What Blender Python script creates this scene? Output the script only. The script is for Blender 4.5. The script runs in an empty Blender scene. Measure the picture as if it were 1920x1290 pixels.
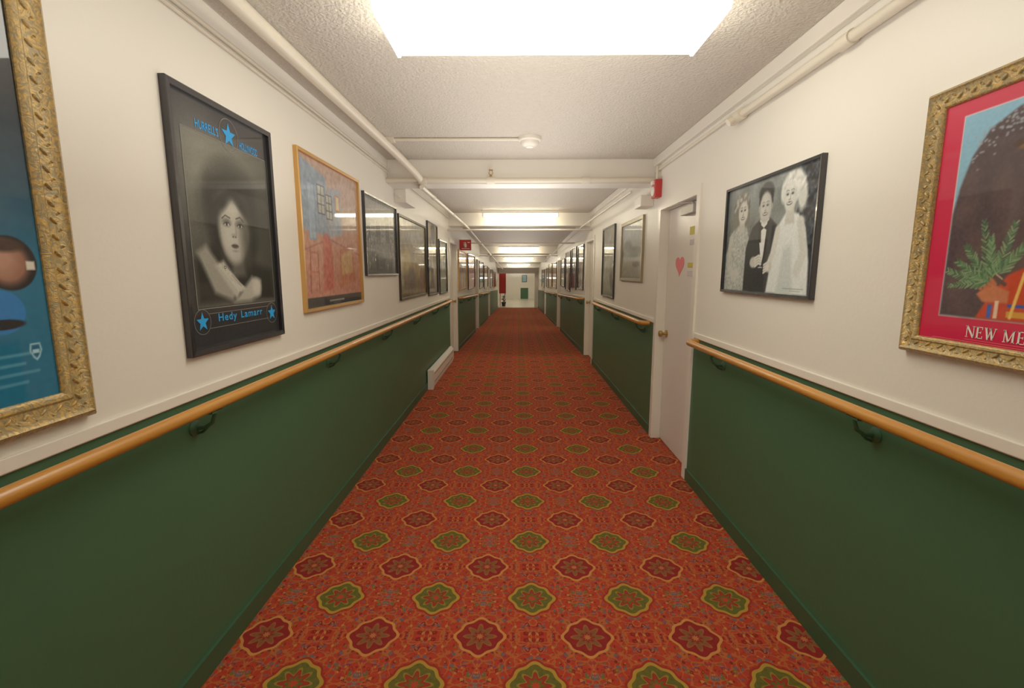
import bpy, math, random
import numpy as np
from mathutils import Vector
sc=bpy.context.scene
sc.view_settings.view_transform='Standard'
sc.view_settings.look='None'
sc.view_settings.gamma=1.18
sc.view_settings.exposure=0.13
random.seed(4); np.random.seed(4)

XL,XR,CEIL,YB,YE=-1.163,1.235,2.49,-5.0,28.2
GREEN_H=1.045
def drop(y): return -0.029*max(0.0,min(y,YE)-8.0)
def lin1(c):
    c=c/255.0
    return c/12.92 if c<=0.04045 else ((c+0.055)/1.055)**2.4
def rgb(r,g,b): return (lin1(r),lin1(g),lin1(b),1.0)

# ------------------------------------------------------------ materials
class NT:
    def __init__(s,mat):
        mat.use_nodes=True; s.t=mat.node_tree; s.n=s.t.nodes; s.l=s.t.links
        s.bsdf=s.n['Principled BSDF']
    def new(s,t,**k):
        n=s.n.new(t)
        for a,b in k.items(): setattr(n,a,b)
        return n
    def put(s,inp,v):
        if hasattr(v,'is_output'): s.l.new(v,inp)
        else: inp.default_value=v
    def m(s,op,a,b=0.0,c=0.0):
        n=s.new('ShaderNodeMath',operation=op)
        s.put(n.inputs[0],a); s.put(n.inputs[1],b); s.put(n.inputs[2],c)
        return n.outputs[0]
    def mix(s,f,a,b):
        n=s.new('ShaderNodeMix',data_type='RGBA')
        s.put(n.inputs[0],f); s.put(n.inputs[6],a); s.put(n.inputs[7],b)
        return n.outputs[2]
def mat(name,col,rough=0.5,metal=0.0,coat=0.0,bump=0.0,bscale=80.0,var=0.0,vscale=3.0,emis=None,estr=0.0,spec=0.5):
    m=bpy.data.materials.new(name); t=NT(m); b=t.bsdf
    b.inputs['Base Color'].default_value=col
    b.inputs['Roughness'].default_value=rough
    b.inputs['Metallic'].default_value=metal
    b.inputs['Coat Weight'].default_value=coat
    b.inputs['Coat Roughness'].default_value=0.04
    b.inputs['Specular IOR Level'].default_value=spec
    tc=t.new('ShaderNodeTexCoord')
    nz=t.new('ShaderNodeTexNoise'); nz.inputs['Scale'].default_value=vscale; nz.inputs['Detail'].default_value=4
    t.l.new(tc.outputs['Object'],nz.inputs['Vector'])
    d=tuple(c*(1-var) for c in col[:3])+(1,); e=tuple(min(1,c*(1+var)) for c in col[:3])+(1,)
    t.l.new(t.mix(nz.outputs['Fac'],d,e),b.inputs['Base Color'])
    if bump>0:
        n2=t.new('ShaderNodeTexNoise'); n2.inputs['Scale'].default_value=bscale; n2.inputs['Detail'].default_value=3
        t.l.new(tc.outputs['Object'],n2.inputs['Vector'])
        bp=t.new('ShaderNodeBump'); bp.inputs['Strength'].default_value=bump; bp.inputs['Distance'].default_value=0.01
        t.l.new(n2.outputs['Fac'],bp.inputs['Height']); t.l.new(bp.outputs['Normal'],b.inputs['Normal'])
    if emis:
        b.inputs['Emission Color'].default_value=emis; b.inputs['Emission Strength'].default_value=estr
    return m
M_WALL=mat('cream_paint',rgb(234,228,216),0.4,bump=0.06,bscale=60,var=0.02)
M_GREEN=mat('green_paint',rgb(56,97,68),0.45,bump=0.06,bscale=50,var=0.08,vscale=1.5)
M_GREEND=mat('green_base_paint',rgb(46,84,58),0.45,var=0.08)
M_CEIL=mat('stippled_ceiling',rgb(200,191,178),0.9,bump=1.0,bscale=70,var=0.06,vscale=30)
M_TRIM=mat('cream_gloss',rgb(232,225,212),0.3,var=0.02)
M_DOOR=mat('door_paint',rgb(228,220,210),0.3,var=0.02)
M_PIPE=mat('pipe_paint',rgb(222,212,192),0.35,var=0.04,vscale=12)
M_STEEL=mat('closer_steel',rgb(170,165,155),0.4,metal=0.4)
M_BRASS=mat('brass',rgb(180,145,80),0.3,metal=0.7)
M_BLACK=mat('black_frame',rgb(34,34,40),0.25,coat=0.3)
M_BRONZE=mat('dark_frame',rgb(70,62,50),0.3,metal=0.5)
M_GOLD=mat('thin_gold',rgb(206,158,90),0.35,metal=0.6,var=0.1)
M_SILV=mat('silver_gold',rgb(150,138,110),0.35,metal=0.6)
M_RED=mat('alarm_red',rgb(190,36,32),0.35)
M_WHITE=mat('white_mark',rgb(238,232,222),0.5)
M_DARK=mat('dark_plastic',rgb(35,32,32),0.4)
M_BLUE=mat('blue_ink',rgb(20,150,225),0.5,emis=None)
M_GREY=mat('grey_ink',rgb(120,118,112),0.5)
M_YEL=mat('yellow_label',rgb(200,186,70),0.6)
M_PINK=mat('pink_paper',rgb(232,120,125),0.6)
M_PAPER=mat('white_paper',rgb(206,196,194),0.6)
M_TEALP=mat('blue_paper',rgb(140,184,200),0.6)
M_LEAF=mat('leaf',rgb(30,52,28),0.5,var=0.2)
M_REDW=mat('red_cloth',rgb(165,30,28),0.7)
M_PLATE=mat('lamp_enamel',rgb(236,230,214),0.35)
M_TILE=None
M_DIFF=mat('lit_diffuser',rgb(255,250,225),0.4,emis=(1.0,0.94,0.78,1),estr=8.0)
M_TUBE=mat('lit_tube',rgb(255,250,225),0.4,emis=(1.0,0.91,0.68,1),estr=22)

def wood():
    m=bpy.data.materials.new('honey_oak'); t=NT(m)
    tc=t.new('ShaderNodeTexCoord'); mp=t.new('ShaderNodeMapping'); mp.inputs['Scale'].default_value=(40,1.2,40)
    t.l.new(tc.outputs['Object'],mp.inputs['Vector'])
    nz=t.new('ShaderNodeTexNoise'); nz.inputs['Scale'].default_value=2.0; nz.inputs['Detail'].default_value=5
    t.l.new(mp.outputs[0],nz.inputs['Vector'])
    t.l.new(t.mix(nz.outputs['Fac'],rgb(172,106,32),rgb(212,150,66)),t.bsdf.inputs['Base Color'])
    t.bsdf.inputs['Roughness'].default_value=0.3
    return m
M_WOOD=wood()
def ornate(name='carved_gilt'):
    m=bpy.data.materials.new(name); t=NT(m)
    tc=t.new('ShaderNodeTexCoord')
    nz=t.new('ShaderNodeTexNoise'); nz.inputs['Scale'].default_value=55; nz.inputs['Detail'].default_value=4; nz.inputs['Distortion'].default_value=2.5
    t.l.new(tc.outputs['Object'],nz.inputs['Vector'])
    cr=t.new('ShaderNodeValToRGB'); cr.color_ramp.elements[0].position=.42; cr.color_ramp.elements[0].color=rgb(146,130,92)
    cr.color_ramp.elements[1].position=.62; cr.color_ramp.elements[1].color=rgb(200,160,82)
    t.l.new(nz.outputs['Fac'],cr.inputs[0]); t.l.new(cr.outputs[0],t.bsdf.inputs['Base Color'])
    t.bsdf.inputs['Metallic'].default_value=.25; t.bsdf.inputs['Roughness'].default_value=.38
    bp=t.new('ShaderNodeBump'); bp.inputs['Strength'].default_value=.5; bp.inputs['Distance'].default_value=.004
    t.l.new(nz.outputs['Fac'],bp.inputs['Height']); t.l.new(bp.outputs[0],t.bsdf.inputs['Normal'])
    return m
M_ORN=ornate()
def printmat():
    m=bpy.data.materials.new('glazed_print'); t=NT(m)
    a=t.new('ShaderNodeAttribute'); a.attribute_name='Col'
    t.l.new(a.outputs['Color'],t.bsdf.inputs['Base Color'])
    t.bsdf.inputs['Roughness'].default_value=.5
    t.bsdf.inputs['Specular IOR Level'].default_value=.2
    t.bsdf.inputs['Coat Weight'].default_value=.7; t.bsdf.inputs['Coat Roughness'].default_value=.03
    return m
M_PRINT=printmat()

def carpet():
    m=bpy.data.materials.new('patterned_carpet'); t=NT(m)
    tc=t.new('ShaderNodeTexCoord'); sp=t.new('ShaderNodeSeparateXYZ'); t.l.new(tc.outputs['Object'],sp.inputs[0])
    x,y=sp.outputs[0],sp.outputs[1]
    DX,DY=.447,.472
    def lat(x0,y0):
        u=t.m('MULTIPLY',t.m('SUBTRACT',t.m('FRACT',t.m('ADD',t.m('DIVIDE',t.m('SUBTRACT',x,x0-40*DX),DX),.5)),.5),DX)
        v=t.m('MULTIPLY',t.m('SUBTRACT',t.m('FRACT',t.m('ADD',t.m('DIVIDE',t.m('SUBTRACT',y,y0-40*DY),DY),.5)),.5),DY)
        return u,v
    def polar(u,v,R0):
        r=t.m('SQRT',t.m('ADD',t.m('MULTIPLY',u,u),t.m('MULTIPLY',v,v)))
        th=t.m('ARCTAN2',v,u)
        c4=t.m('COSINE',t.m('MULTIPLY',th,4.0)); c8=t.m('COSINE',t.m('MULTIPLY',th,8.0))
        R=t.m('MULTIPLY',t.m('ADD',t.m('ADD',1.0,t.m('MULTIPLY',c4,.055)),t.m('MULTIPLY',c8,.055)),R0)
        return t.m('DIVIDE',r,R),c4,c8,r
    gu,gv=lat(.07,2.004); ru,rv=lat(.07+DX/2,2.004-DY/2)
    # mirrored small floral ground
    cb=t.new('ShaderNodeCombineXYZ'); t.l.new(t.m('ABSOLUTE',gu),cb.inputs[0]); t.l.new(t.m('ABSOLUTE',gv),cb.inputs[1])
    dn=t.new('ShaderNodeTexNoise'); dn.inputs['Scale'].default_value=14; t.l.new(cb.outputs[0],dn.inputs['Vector'])
    mx=t.new('ShaderNodeMixRGB',blend_type='LINEAR_LIGHT'); mx.inputs[0].default_value=.03
    t.l.new(cb.outputs[0],mx.inputs[1]); t.l.new(dn.outputs['Color'],mx.inputs[2])
    nz=t.new('ShaderNodeTexNoise'); nz.inputs['Scale'].default_value=70; nz.inputs['Detail'].default_value=3
    t.l.new(tc.outputs['Object'],nz.inputs['Vector'])
    big=t.new('ShaderNodeTexNoise'); big.inputs['Scale'].default_value=1.3; big.inputs['Detail'].default_value=3
    t.l.new(tc.outputs['Object'],big.inputs['Vector'])
    col=t.mix(nz.outputs['Fac'],rgb(142,32,22),rgb(192,64,40))
    ve=t.new('ShaderNodeTexVoronoi',feature='DISTANCE_TO_EDGE'); ve.inputs['Scale'].default_value=24; t.l.new(mx.outputs[0],ve.inputs['Vector'])
    line=t.m('LESS_THAN',ve.outputs['Distance'],.055)
    col=t.mix(t.m('MULTIPLY',line,.6),col,rgb(170,104,48))
    for sc_,th_,al in((34,.34,.92),(52,.30,.8)):
        vf=t.new('ShaderNodeTexVoronoi',feature='F1'); vf.inputs['Scale'].default_value=sc_; t.l.new(mx.outputs[0],vf.inputs['Vector'])
        sc3=t.new('ShaderNodeSeparateColor'); t.l.new(vf.outputs['Color'],sc3.inputs[0])
        cr=t.new('ShaderNodeValToRGB'); cr.color_ramp.interpolation='CONSTANT'
        els=[(0,(126,26,24)),(.22,(78,88,92)),(.42,(88,96,38)),(.6,(182,120,54)),(.75,(106,26,30)),(.88,(98,56,82))]
        e=cr.color_ramp.elements
        e[0].position=0;e[0].color=rgb(*els[0][1]); e[1].position=els[1][0]; e[1].color=rgb(*els[1][1])
        for p,c in els[2:]:
            k=e.new(p); k.color=rgb(*c)
        t.l.new(sc3.outputs[0],cr.inputs[0])
        dot=t.m('LESS_THAN',vf.outputs['Distance'],th_)
        col=t.mix(t.m('MULTIPLY',dot,al),col,cr.outputs[0])
        core=t.m('LESS_THAN',vf.outputs['Distance'],.12)
        col=t.mix(t.m('MULTIPLY',core,.8),col,rgb(188,100,54))
    # green medallions
    q,c4,c8,r=polar(gu,gv,.100)
    col=t.mix(t.m('LESS_THAN',q,1.1),col,rgb(146,40,28))
    col=t.mix(t.m('LESS_THAN',q,1.0),col,rgb(168,132,46))
    gin=t.mix(nz.outputs['Fac'],rgb(54,66,24),rgb(102,104,40))
    col=t.mix(t.m('LESS_THAN',q,.86),col,gin)
    q2=t.m('DIVIDE',r,t.m('MULTIPLY',t.m('ADD',1.0,t.m('MULTIPLY',c8,.28)),.050))
    col=t.mix(t.m('LESS_THAN',q2,1.12),col,rgb(130,114,42))
    col=t.mix(t.m('LESS_THAN',q2,.95),col,rgb(142,46,32))
    col=t.mix(t.m('LESS_THAN',q2,.55),col,rgb(84,88,34))
    col=t.mix(t.m('LESS_THAN',q2,.28),col,rgb(176,58,38))
    # red medallions
    q,c4,c8,r=polar(ru,rv,.100)
    col=t.mix(t.m('LESS_THAN',q,1.0),col,rgb(196,128,60))
    rin=t.mix(nz.outputs['Fac'],rgb(104,22,24),rgb(148,36,32))
    col=t.mix(t.m('LESS_THAN',q,.88),col,rin)
    q2=t.m('DIVIDE',r,t.m('MULTIPLY',t.m('ADD',1.0,t.m('MULTIPLY',c8,.3)),.050))
    col=t.mix(t.m('LESS_THAN',q2,1.1),col,rgb(148,80,46))
    col=t.mix(t.m('LESS_THAN',q2,.92),col,t.mix(nz.outputs['Fac'],rgb(132,54,38),rgb(96,94,44)))
    col=t.mix(t.m('LESS_THAN',q2,.5),col,rgb(134,36,32))
    col=t.mix(t.m('LESS_THAN',q2,.25),col,rgb(176,104,54))
    col=t.mix(t.m('MULTIPLY',t.m('SUBTRACT',1.0,big.outputs['Fac']),.25),col,rgb(116,40,30))
    t.l.new(col,t.bsdf.inputs['Base Color'])
    t.bsdf.inputs['Roughness'].default_value=.95; t.bsdf.inputs['Specular IOR Level'].default_value=.15
    n3=t.new('ShaderNodeTexNoise'); n3.inputs['Scale'].default_value=350; t.l.new(tc.outputs['Object'],n3.inputs['Vector'])
    bp=t.new('ShaderNodeBump'); bp.inputs['Strength'].default_value=.4; bp.inputs['Distance'].default_value=.004
    t.l.new(n3.outputs['Fac'],bp.inputs['Height']); t.l.new(bp.outputs[0],t.bsdf.inputs['Normal'])
    return m
M_CARPET=carpet()
def tile():
    m=bpy.data.materials.new('pale_floor_tile'); t=NT(m)
    tc=t.new('ShaderNodeTexCoord'); br=t.new('ShaderNodeTexChecker'); br.inputs['Scale'].default_value=3.3
    br.inputs[1].default_value=rgb(205,198,180); br.inputs[2].default_value=rgb(190,182,162)
    t.l.new(tc.outputs['Object'],br.inputs['Vector']); t.l.new(br.outputs[0],t.bsdf.inputs['Base Color'])
    t.bsdf.inputs['Roughness'].default_value=.25
    return m
M_TILE=tile()

# ------------------------------------------------------------ builder
WL={}
def link(o): sc.collection.objects.link(o)
def meta(o,label=None,cat=None,group=None,kind=None):
    if label: o['label']=label
    if cat: o['category']=cat
    if group: o['group']=group
    if kind: o['kind']=kind
def empty(name,loc,**k):
    o=bpy.data.objects.new(name,None); o.location=loc; o.empty_display_size=.05; link(o); WL[o.name]=Vector(loc); meta(o,**k); return o
class B:
    def __init__(s): s.v=[];s.f=[];s.m=[]
    def add(s,vs,fs,mi=0):
        b=len(s.v); s.v+=[tuple(v) for v in vs]
        for f in fs: s.f.append([b+i for i in f]); s.m.append(mi)
    def box(s,x0,x1,y0,y1,z0,z1,mi=0,slope=False):
        if x0>x1:x0,x1=x1,x0
        da=drop(y0) if slope else 0; db=drop(y1) if slope else 0
        vs=[(x0,y0,z0+da),(x1,y0,z0+da),(x1,y1,z0+db),(x0,y1,z0+db),(x0,y0,z1+da),(x1,y0,z1+da),(x1,y1,z1+db),(x0,y1,z1+db)]
        s.add(vs,[(0,3,2,1),(4,5,6,7),(0,1,5,4),(1,2,6,5),(2,3,7,6),(3,0,4,7)],mi)
    def tube(s,pts,r,n=14,mi=0,radii=None):
        pts=[Vector(p) for p in pts]; rings=[]
        up=None
        for i,p in enumerate(pts):
            if i==0: d=pts[1]-p
            elif i==len(pts)-1: d=p-pts[i-1]
            else: d=(pts[i+1]-p).normalized()+(p-pts[i-1]).normalized()
            d.normalize()
            if up is None:
                up=Vector((0,0,1)) if abs(d.z)<.9 else Vector((1,0,0))
            a=d.cross(up)
            if a.length<1e-4: a=d.cross(Vector((0,1,0)))
            a.normalize(); b=a.cross(d).normalized(); up=b
            rr=radii[i] if radii else r
            rings.append([p+a*math.cos(2*math.pi*k/n)*rr+b*math.sin(2*math.pi*k/n)*rr for k in range(n)])
        vs=[v for R in rings for v in R]; fs=[]
        for i in range(len(rings)-1):
            for k in range(n):
                fs.append((i*n+k,i*n+(k+1)%n,(i+1)*n+(k+1)%n,(i+1)*n+k))
        fs.append(tuple(range(n))[::-1]); fs.append(tuple((len(rings)-1)*n+k for k in range(n)))
        s.add(vs,fs,mi)
    def lathe(s,c,ax,prof,n=20,mi=0):
        c=Vector(c); ax=Vector(ax).normalized()
        a=ax.cross(Vector((0,0,1)) if abs(ax.z)<.9 else Vector((1,0,0))).normalized(); b=ax.cross(a)
        vs=[];fs=[]
        for r,h in prof:
            for k in range(n):
                t=2*math.pi*k/n; vs.append(c+ax*h+a*math.cos(t)*max(r,1e-4)+b*math.sin(t)*max(r,1e-4))
        for i in range(len(prof)-1):
            for k in range(n): fs.append((i*n+k,i*n+(k+1)%n,(i+1)*n+(k+1)%n,(i+1)*n+k))
        fs.append(tuple(range(n))[::-1]); fs.append(tuple((len(prof)-1)*n+k for k in range(n)))
        s.add(vs,fs,mi)
    def build(s,name,mats,parent=None,origin=None,smooth=False,bevel=0,**k):
        vs=np.array(s.v,dtype=float)
        if parent is not None: o0=WL[parent.name]
        elif origin is not None: o0=Vector(origin)
        else:
            mn=vs.min(0);mx=vs.max(0); o0=Vector(((mn[0]+mx[0])/2,(mn[1]+mx[1])/2,mn[2]))
        me=bpy.data.meshes.new(name)
        me.from_pydata([tuple(Vector(v)-o0) for v in s.v],[],s.f)
        for m in mats: me.materials.append(m)
        me.polygons.foreach_set('material_index',s.m)
        import bmesh
        bm=bmesh.new(); bm.from_mesh(me); bmesh.ops.recalc_face_normals(bm,faces=bm.faces); bm.to_mesh(me); bm.free()
        if smooth:
            me.polygons.foreach_set('use_smooth',[True]*len(me.polygons))
            try: me.set_sharp_from_angle(angle=math.radians(40))
            except Exception: pass
        o=bpy.data.objects.new(name,me); link(o)
        if parent is not None: o.parent=parent
        else: o.location=o0
        WL[o.name]=o0
        if bevel:
            bv=o.modifiers.new('b','BEVEL'); bv.width=bevel; bv.segments=2; bv.limit_method='ANGLE'
        meta(o,**k); return o

# ------------------------------------------------------------ shell
RD=[(3.34,4.20),(7.75,8.6),(13.7,14.6),(20.5,21.4)]
LD=[(8.2,9.1),(13.2,14.1),(19.0,19.9)]
def runs(ops):
    r=[];y=YB
    for a,b in ops: r.append((y,a)); y=b
    r.append((y,YE)); return r
def split8(a,b): return [(a,8.0),(8.0,b)] if a<8.0<b else [(a,b)]
for side,x,ops,nm in((-1,XL,LD,'left'),(1,XR,RD,'right')):
    w=B()
    for a,b in runs(ops):
        for p,q in split8(a,b):
            w.box(x,x+side*.12,p,q,0,GREEN_H,1,True); w.box(x,x+side*.12,p,q,GREEN_H,CEIL,0,True)
    for a,b in ops:
        w.box(x,x+side*.12,a,b,2.04,CEIL,0,True)
    w.build('wall_'+nm,[M_WALL,M_GREEN],origin=(0,0,0),kind='structure')
    bb=B()
    for a,b in runs(ops):
        for p,q in split8(a,b): bb.box(x,x-side*.012,p,q,0.0,.085,0,True)
    bb.build('baseboard_'+nm,[M_GREEND],origin=(0,0,0),kind='structure')
    tr=B()
    for a,b in runs(ops):
        for p,q in split8(a+.06 if a>YB else a,b-.06):
            tr.box(x,x-side*.010,p,q,GREEN_H+.004,GREEN_H+.04,0,True)
    tr.build('trim_1' if side<0 else 'trim_2',[M_TRIM],origin=(0,0,0),kind='structure',bevel=.003)
f=B()
for a,b in((YB,8.0),(8.0,YE)): f.box(XL-.13,XR+.13,a,b,-.1,0,0,True)
f.build('floor',[M_CARPET],origin=(0,0,0),kind='structure')
c=B()
for a,b in((YB,8.0),(8.0,YE)): c.box(XL-.13,XR+.13,a,b,CEIL,CEIL+.1,0,True)
c.build('ceiling',[M_CEIL],origin=(0,0,0),kind='structure')
b=B(); b.box(XL-.13,XR+.13,YB-.12,YB,-.1,CEIL+.1); b.build('wall_back',[M_WALL],kind='structure')
# cross beams
n=3
for yb in (4.40,8.20,14.95,20.3,26.4):
    b=B(); b.box(XL,XR,yb,yb+.22,2.275,CEIL,0,True)
    b.build('trim_%d'%n,[M_WALL],kind='structure',bevel=.004); n+=1
# right corner moulding
b=B()
for p,q in((YB,4.40),(4.62,8.2)): b.box(XR,XR-.035,p,q,2.415,CEIL,0,True)
b.build('trim_%d'%n,[M_TRIM],kind='structure',bevel=.006); n+=1
# end room
zf=drop(YE)
b=B(); b.box(-2.6,2.6,YE,37.6,zf-.1,zf); b.build('floor_end',[M_TILE],kind='structure')
b=B(); b.box(-2.6,2.6,YE,37.6,zf+CEIL,zf+CEIL+.1); b.build('ceiling_end',[M_CEIL],kind='structure')
b=B(); b.box(-2.6,2.6,37.6,37.72,zf,zf+CEIL); b.box(.25,.85,37.56,37.6,zf,zf+.85,1); b.build('wall_end',[M_WALL,M_GREEN],kind='structure')
for s_,nm in((-1,'end_left'),(1,'end_right')):
    b=B(); b.box(s_*2.6,s_*2.72,YE,37.6,zf,zf+CEIL); b.build('wall_'+nm,[M_WALL],kind='structure')
b=B(); b.box(XL-.13,XR+.13,YE,YE+.12,zf+2.0,zf+CEIL); b.box(XL-1.6,XL-.13,YE,YE+.12,zf,zf+CEIL); b.box(XR+.13,XR+1.6,YE,YE+.12,zf,zf+CEIL)
b.box(XL-.13,XL,YE,YE+.12,zf,zf+2.0); b.box(XR-.22,XR+.13,YE,YE+.12,zf,zf+2.0)
b.build('trim_%d'%n,[M_WALL],kind='structure'); n+=1

# ------------------------------------------------------------ doors
def door(idx,side,x,a,b,knob_far=True,closer=False):
    z=drop((a+b)/2)
    e=empty('door_%d'%idx,(x+side*.06,(a+b)/2,z),label='flush cream painted corridor door set in a shallow recess',cat='door',kind='structure')
    fr=B()
    for y0,y1 in((a,a+.02),(b-.02,b)): fr.box(x+side*.115,x-side*.006,y0,y1,z,z+2.02)
    fr.box(x+side*.115,x-side*.006,a,b,z+2.02,z+2.04)
    for y0,y1 in((a-.045,a+.018),(b-.018,b+.045)): fr.box(x,x-side*.014,y0,y1,z,z+2.022)
    fr.box(x,x-side*.014,a-.045,b+.045,z+2.022,z+2.085)
    fr.build('door_frame',[M_TRIM],parent=e)
    sl=B(); sl.box(x+side*.065,x+side*.108,a+.024,b-.024,z+.008,z+2.016)
    sl.build('door_slab',[M_DOOR],parent=e,bevel=.002)
    ky=b-.09 if knob_far else a+.09
    k=B(); xx=x+side*.065
    k.lathe((xx,ky,z+.97),(-side,0,0),[(.033,0),(.033,.006),(.014,.01),(.012,.032),(.024,.04),(.029,.052),(.025,.066),(.006,.071)])
    k.build('door_knob',[M_BRASS],parent=e,smooth=True)
    hy=a+.026 if knob_far else b-.026
    for hz in(.25,1.05,1.8):
        h=B(); h.tube([(xx-side*.006,hy,z+hz-.05),(xx-side*.006,hy,z+hz+.05)],.007,10)
        h.build('hinge',[M_STEEL],parent=e,smooth=True)
    if closer:
        c=B(); c.box(xx,xx-side*.05,a+.16,a+.42,z+1.925,z+1.985)
        c.tube([(xx-side*.03,a+.22,z+1.985),(xx-side*.03,a+.22,z+2.0)],.014,12)
        c.tube([(xx-side*.03,a+.22,z+2.0),(xx-side*.10,a+.33,z+2.004),(x-side*.02,a+.55,z+2.012)],.007,8)
        c.build('door_closer',[M_STEEL],parent=e,bevel=.004)
    return e
i=1
for a,b_ in RD: door(i,1,XR,a,b_,True,i==1); i+=1
for a,b_ in LD: door(i,-1,XL,a,b_,True,False); i+=1

# notes on door
xd=XR+.065
def sheet(name,pts,x,matl,side,**k):
    b=B(); n_=len(pts)
    fr=[(x-side*.003,y,z) for y,z in pts]; bk=[(x,y,z) for y,z in pts]
    b.add(fr+bk,[tuple(range(n_)),tuple(range(n_,2*n_))[::-1]]+[(j,(j+1)%n_,n_+(j+1)%n_,n_+j) for j in range(n_)])
    return b.build(name,[matl],**k)
def rect(y0,y1,z0,z1): return [(y0,z0),(y1,z0),(y1,z1),(y0,z1)]
sheet('label_strip',rect(3.47,3.67,1.775,1.835),xd,M_YEL,1,label='yellow name label taped high on cream door',cat='label')
sheet('label_strip',rect(3.50,3.68,1.535,1.57),xd,M_YEL,1,label='narrow yellow label taped on cream door',cat='label')
sheet('paper_slip',rect(3.49,3.66,1.70,1.74),xd,M_PAPER,1,label='small white paper slip on cream door',cat='paper')
sheet('paper_slip',rect(3.51,3.68,1.47,1.51),xd,M_PAPER,1,label='small white paper slip below yellow label',cat='paper')
hp=[]
for k in range(40):
    t=2*math.pi*k/40
    hx=16*math.sin(t)**3; hy=13*math.cos(t)-5*math.cos(2*t)-2*math.cos(3*t)-math.cos(4*t)
    hp.append((3.86+hx*.0062,1.555+hy*.0053))
sheet('paper_heart',hp,xd,M_PINK,1,label='pink paper heart taped on cream door',cat='paper heart')
sheet('paper_notice',rect(8.0,8.22,1.45,1.75),xd,M_PINK,1,label='pink paper notice on corridor door',cat='paper')
sheet('paper_notice',rect(8.5,8.75,1.4,1.6),XL-.065,M_TEALP,-1,label='pale blue paper notice on corridor door',cat='paper')

# ------------------------------------------------------------ handrails
def handrail(side,x,y0,y1,brs,zr=1.03):
    xc=x-side*.08
    ym=(y0+y1)/2
    e=empty('handrail',(xc,ym,0.0+drop(ym)+.9),label='round honey oak handrail on green brackets along the wainscot',cat='handrail',group='corridor handrails')
    pts=[]
    def P(xx,y): pts.append((xx,y,zr+drop(y)))
    P(x,y0); P(x-side*.03,y0+.004); P(x-side*.062,y0+.02); P(xc,y0+.06)
    if y0<8<y1: P(xc,8.0)
    P(xc,y1-.06); P(x-side*.062,y1-.02); P(x-side*.03,y1-.004); P(x,y1)
    b=B(); b.tube(pts,.021,18); b.build('rail',[M_WOOD],parent=e,smooth=True)
    for y in brs:
        z=zr+drop(y); k=B()
        k.lathe((x,y,z-.085),(-side,0,0),[(.028,0),(.028,.004),(.02,.009),(.01,.012)])
        k.tube([(x-side*.004,y,z-.085),(x-side*.04,y,z-.083),(x-side*.068,y,z-.065),(xc,y,z-.035),(xc,y,z-.02)],.0075,10)
        k.tube([(x-side*.002,y+.012,z-.11),(x-side*.03,y+.006,z-.1),(x-side*.05,y,z-.08)],.005,8)
        k.box(xc-.012,xc+.012,y-.03,y+.03,z-.026,z-.0195)
        k.build('bracket',[M_GREEND],parent=e,smooth=True,label='green painted metal bracket')
    return e
handrail(-1,XL,-3.5,7.8,[-3.25,-2.03,-.81,.41,1.63,2.85,4.07,5.29,6.5,7.6])
handrail(1,XR,-3.5,3.22,[-3.3,-2.08,-.86,.36,1.58,2.8])
handrail(1,XR,4.42,7.3,[4.6,5.8,7.1])
handrail(-1,XL,9.4,12.9,[9.6,11.2,12.7])
handrail(1,XR,8.9,13.4,[9.1,11.2,13.2])
handrail(-1,XL,14.4,18.7,[14.6,16.5,18.5])
handrail(1,XR,14.9,20.2,[15.1,17.5,20])

# ------------------------------------------------------------ light fixtures
def wrap(y0,y1,x0,x1,zb,lab,grp):
    ym=(y0+y1)/2; e=empty('ceiling_light',((x0+x1)/2,ym,zb),label=lab,cat='light fixture',group=grp)
    h=B(); h.box(x0,x1,y0-.03,y1+.03,CEIL-.03,CEIL); h.build('housing',[M_PLATE],parent=e,bevel=.004)
    prof=[(y0-.025,CEIL-.03),(y0,zb),(y1,zb),(y1+.025,CEIL-.03)]
    d=B(); vs=[(x,y,z) for x in(x0+.012,x1-.012) for y,z in prof]
    d.add(vs,[(0,1,2,3),(7,6,5,4),(0,4,5,1),(1,5,6,2),(2,6,7,3),(3,7,4,0)])
    d.build('diffuser',[M_DIFF],parent=e,bevel=.008)
    for xa,xb in((x0,x0+.012),(x1-.012,x1)):
        k=B(); vs=[(x,y,z) for x in(xa,xb) for y,z in [(y0-.028,CEIL-.03),(y0-.003,zb-.003),(y1+.003,zb-.003),(y1+.028,CEIL-.03)]]
        k.add(vs,[(0,1,2,3),(7,6,5,4),(0,4,5,1),(1,5,6,2),(2,6,7,3),(3,7,4,0)]); k.build('end_cap',[M_DIFF],parent=e)
wrap(1.80,2.157,-.506,.735,2.40,'wide glowing wraparound fluorescent fixture on stippled ceiling','wraparound lights')
wrap(-3.6,-3.24,-.506,.735,2.40,'wide glowing wraparound fluorescent fixture on stippled ceiling','wraparound lights')
def strip(y,xc=.05,L=1.24,cz=None):
    top=CEIL+drop(y) if cz is None else cz
    e=empty('strip_light',(xc,y,top-.1),label='white strip fixture with two lit fluorescent tubes',cat='light fixture',group='strip lights')
    h=B(); h.box(xc-L/2,xc+L/2,y-.055,y+.055,top-.055,top+(.0 if cz else .001))
    for s in(-1,1): h.box(xc+s*L/2,xc+s*(L/2-.02),y-.05,y+.05,top-.10,top-.05)
    h.build('housing',[M_PLATE],parent=e,bevel=.003)
    for s in(-1,1):
        t=B(); t.tube([(xc-L/2+.02,y+s*.03,top-.082),(xc+L/2-.02,y+s*.03,top-.082)],.016,12); t.build('tube',[M_TUBE],parent=e,smooth=True)
for y in(7.94,14.7,19.95,25.9): strip(y)
strip(31.5,cz=zf+CEIL); strip(35,cz=zf+CEIL)

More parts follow.
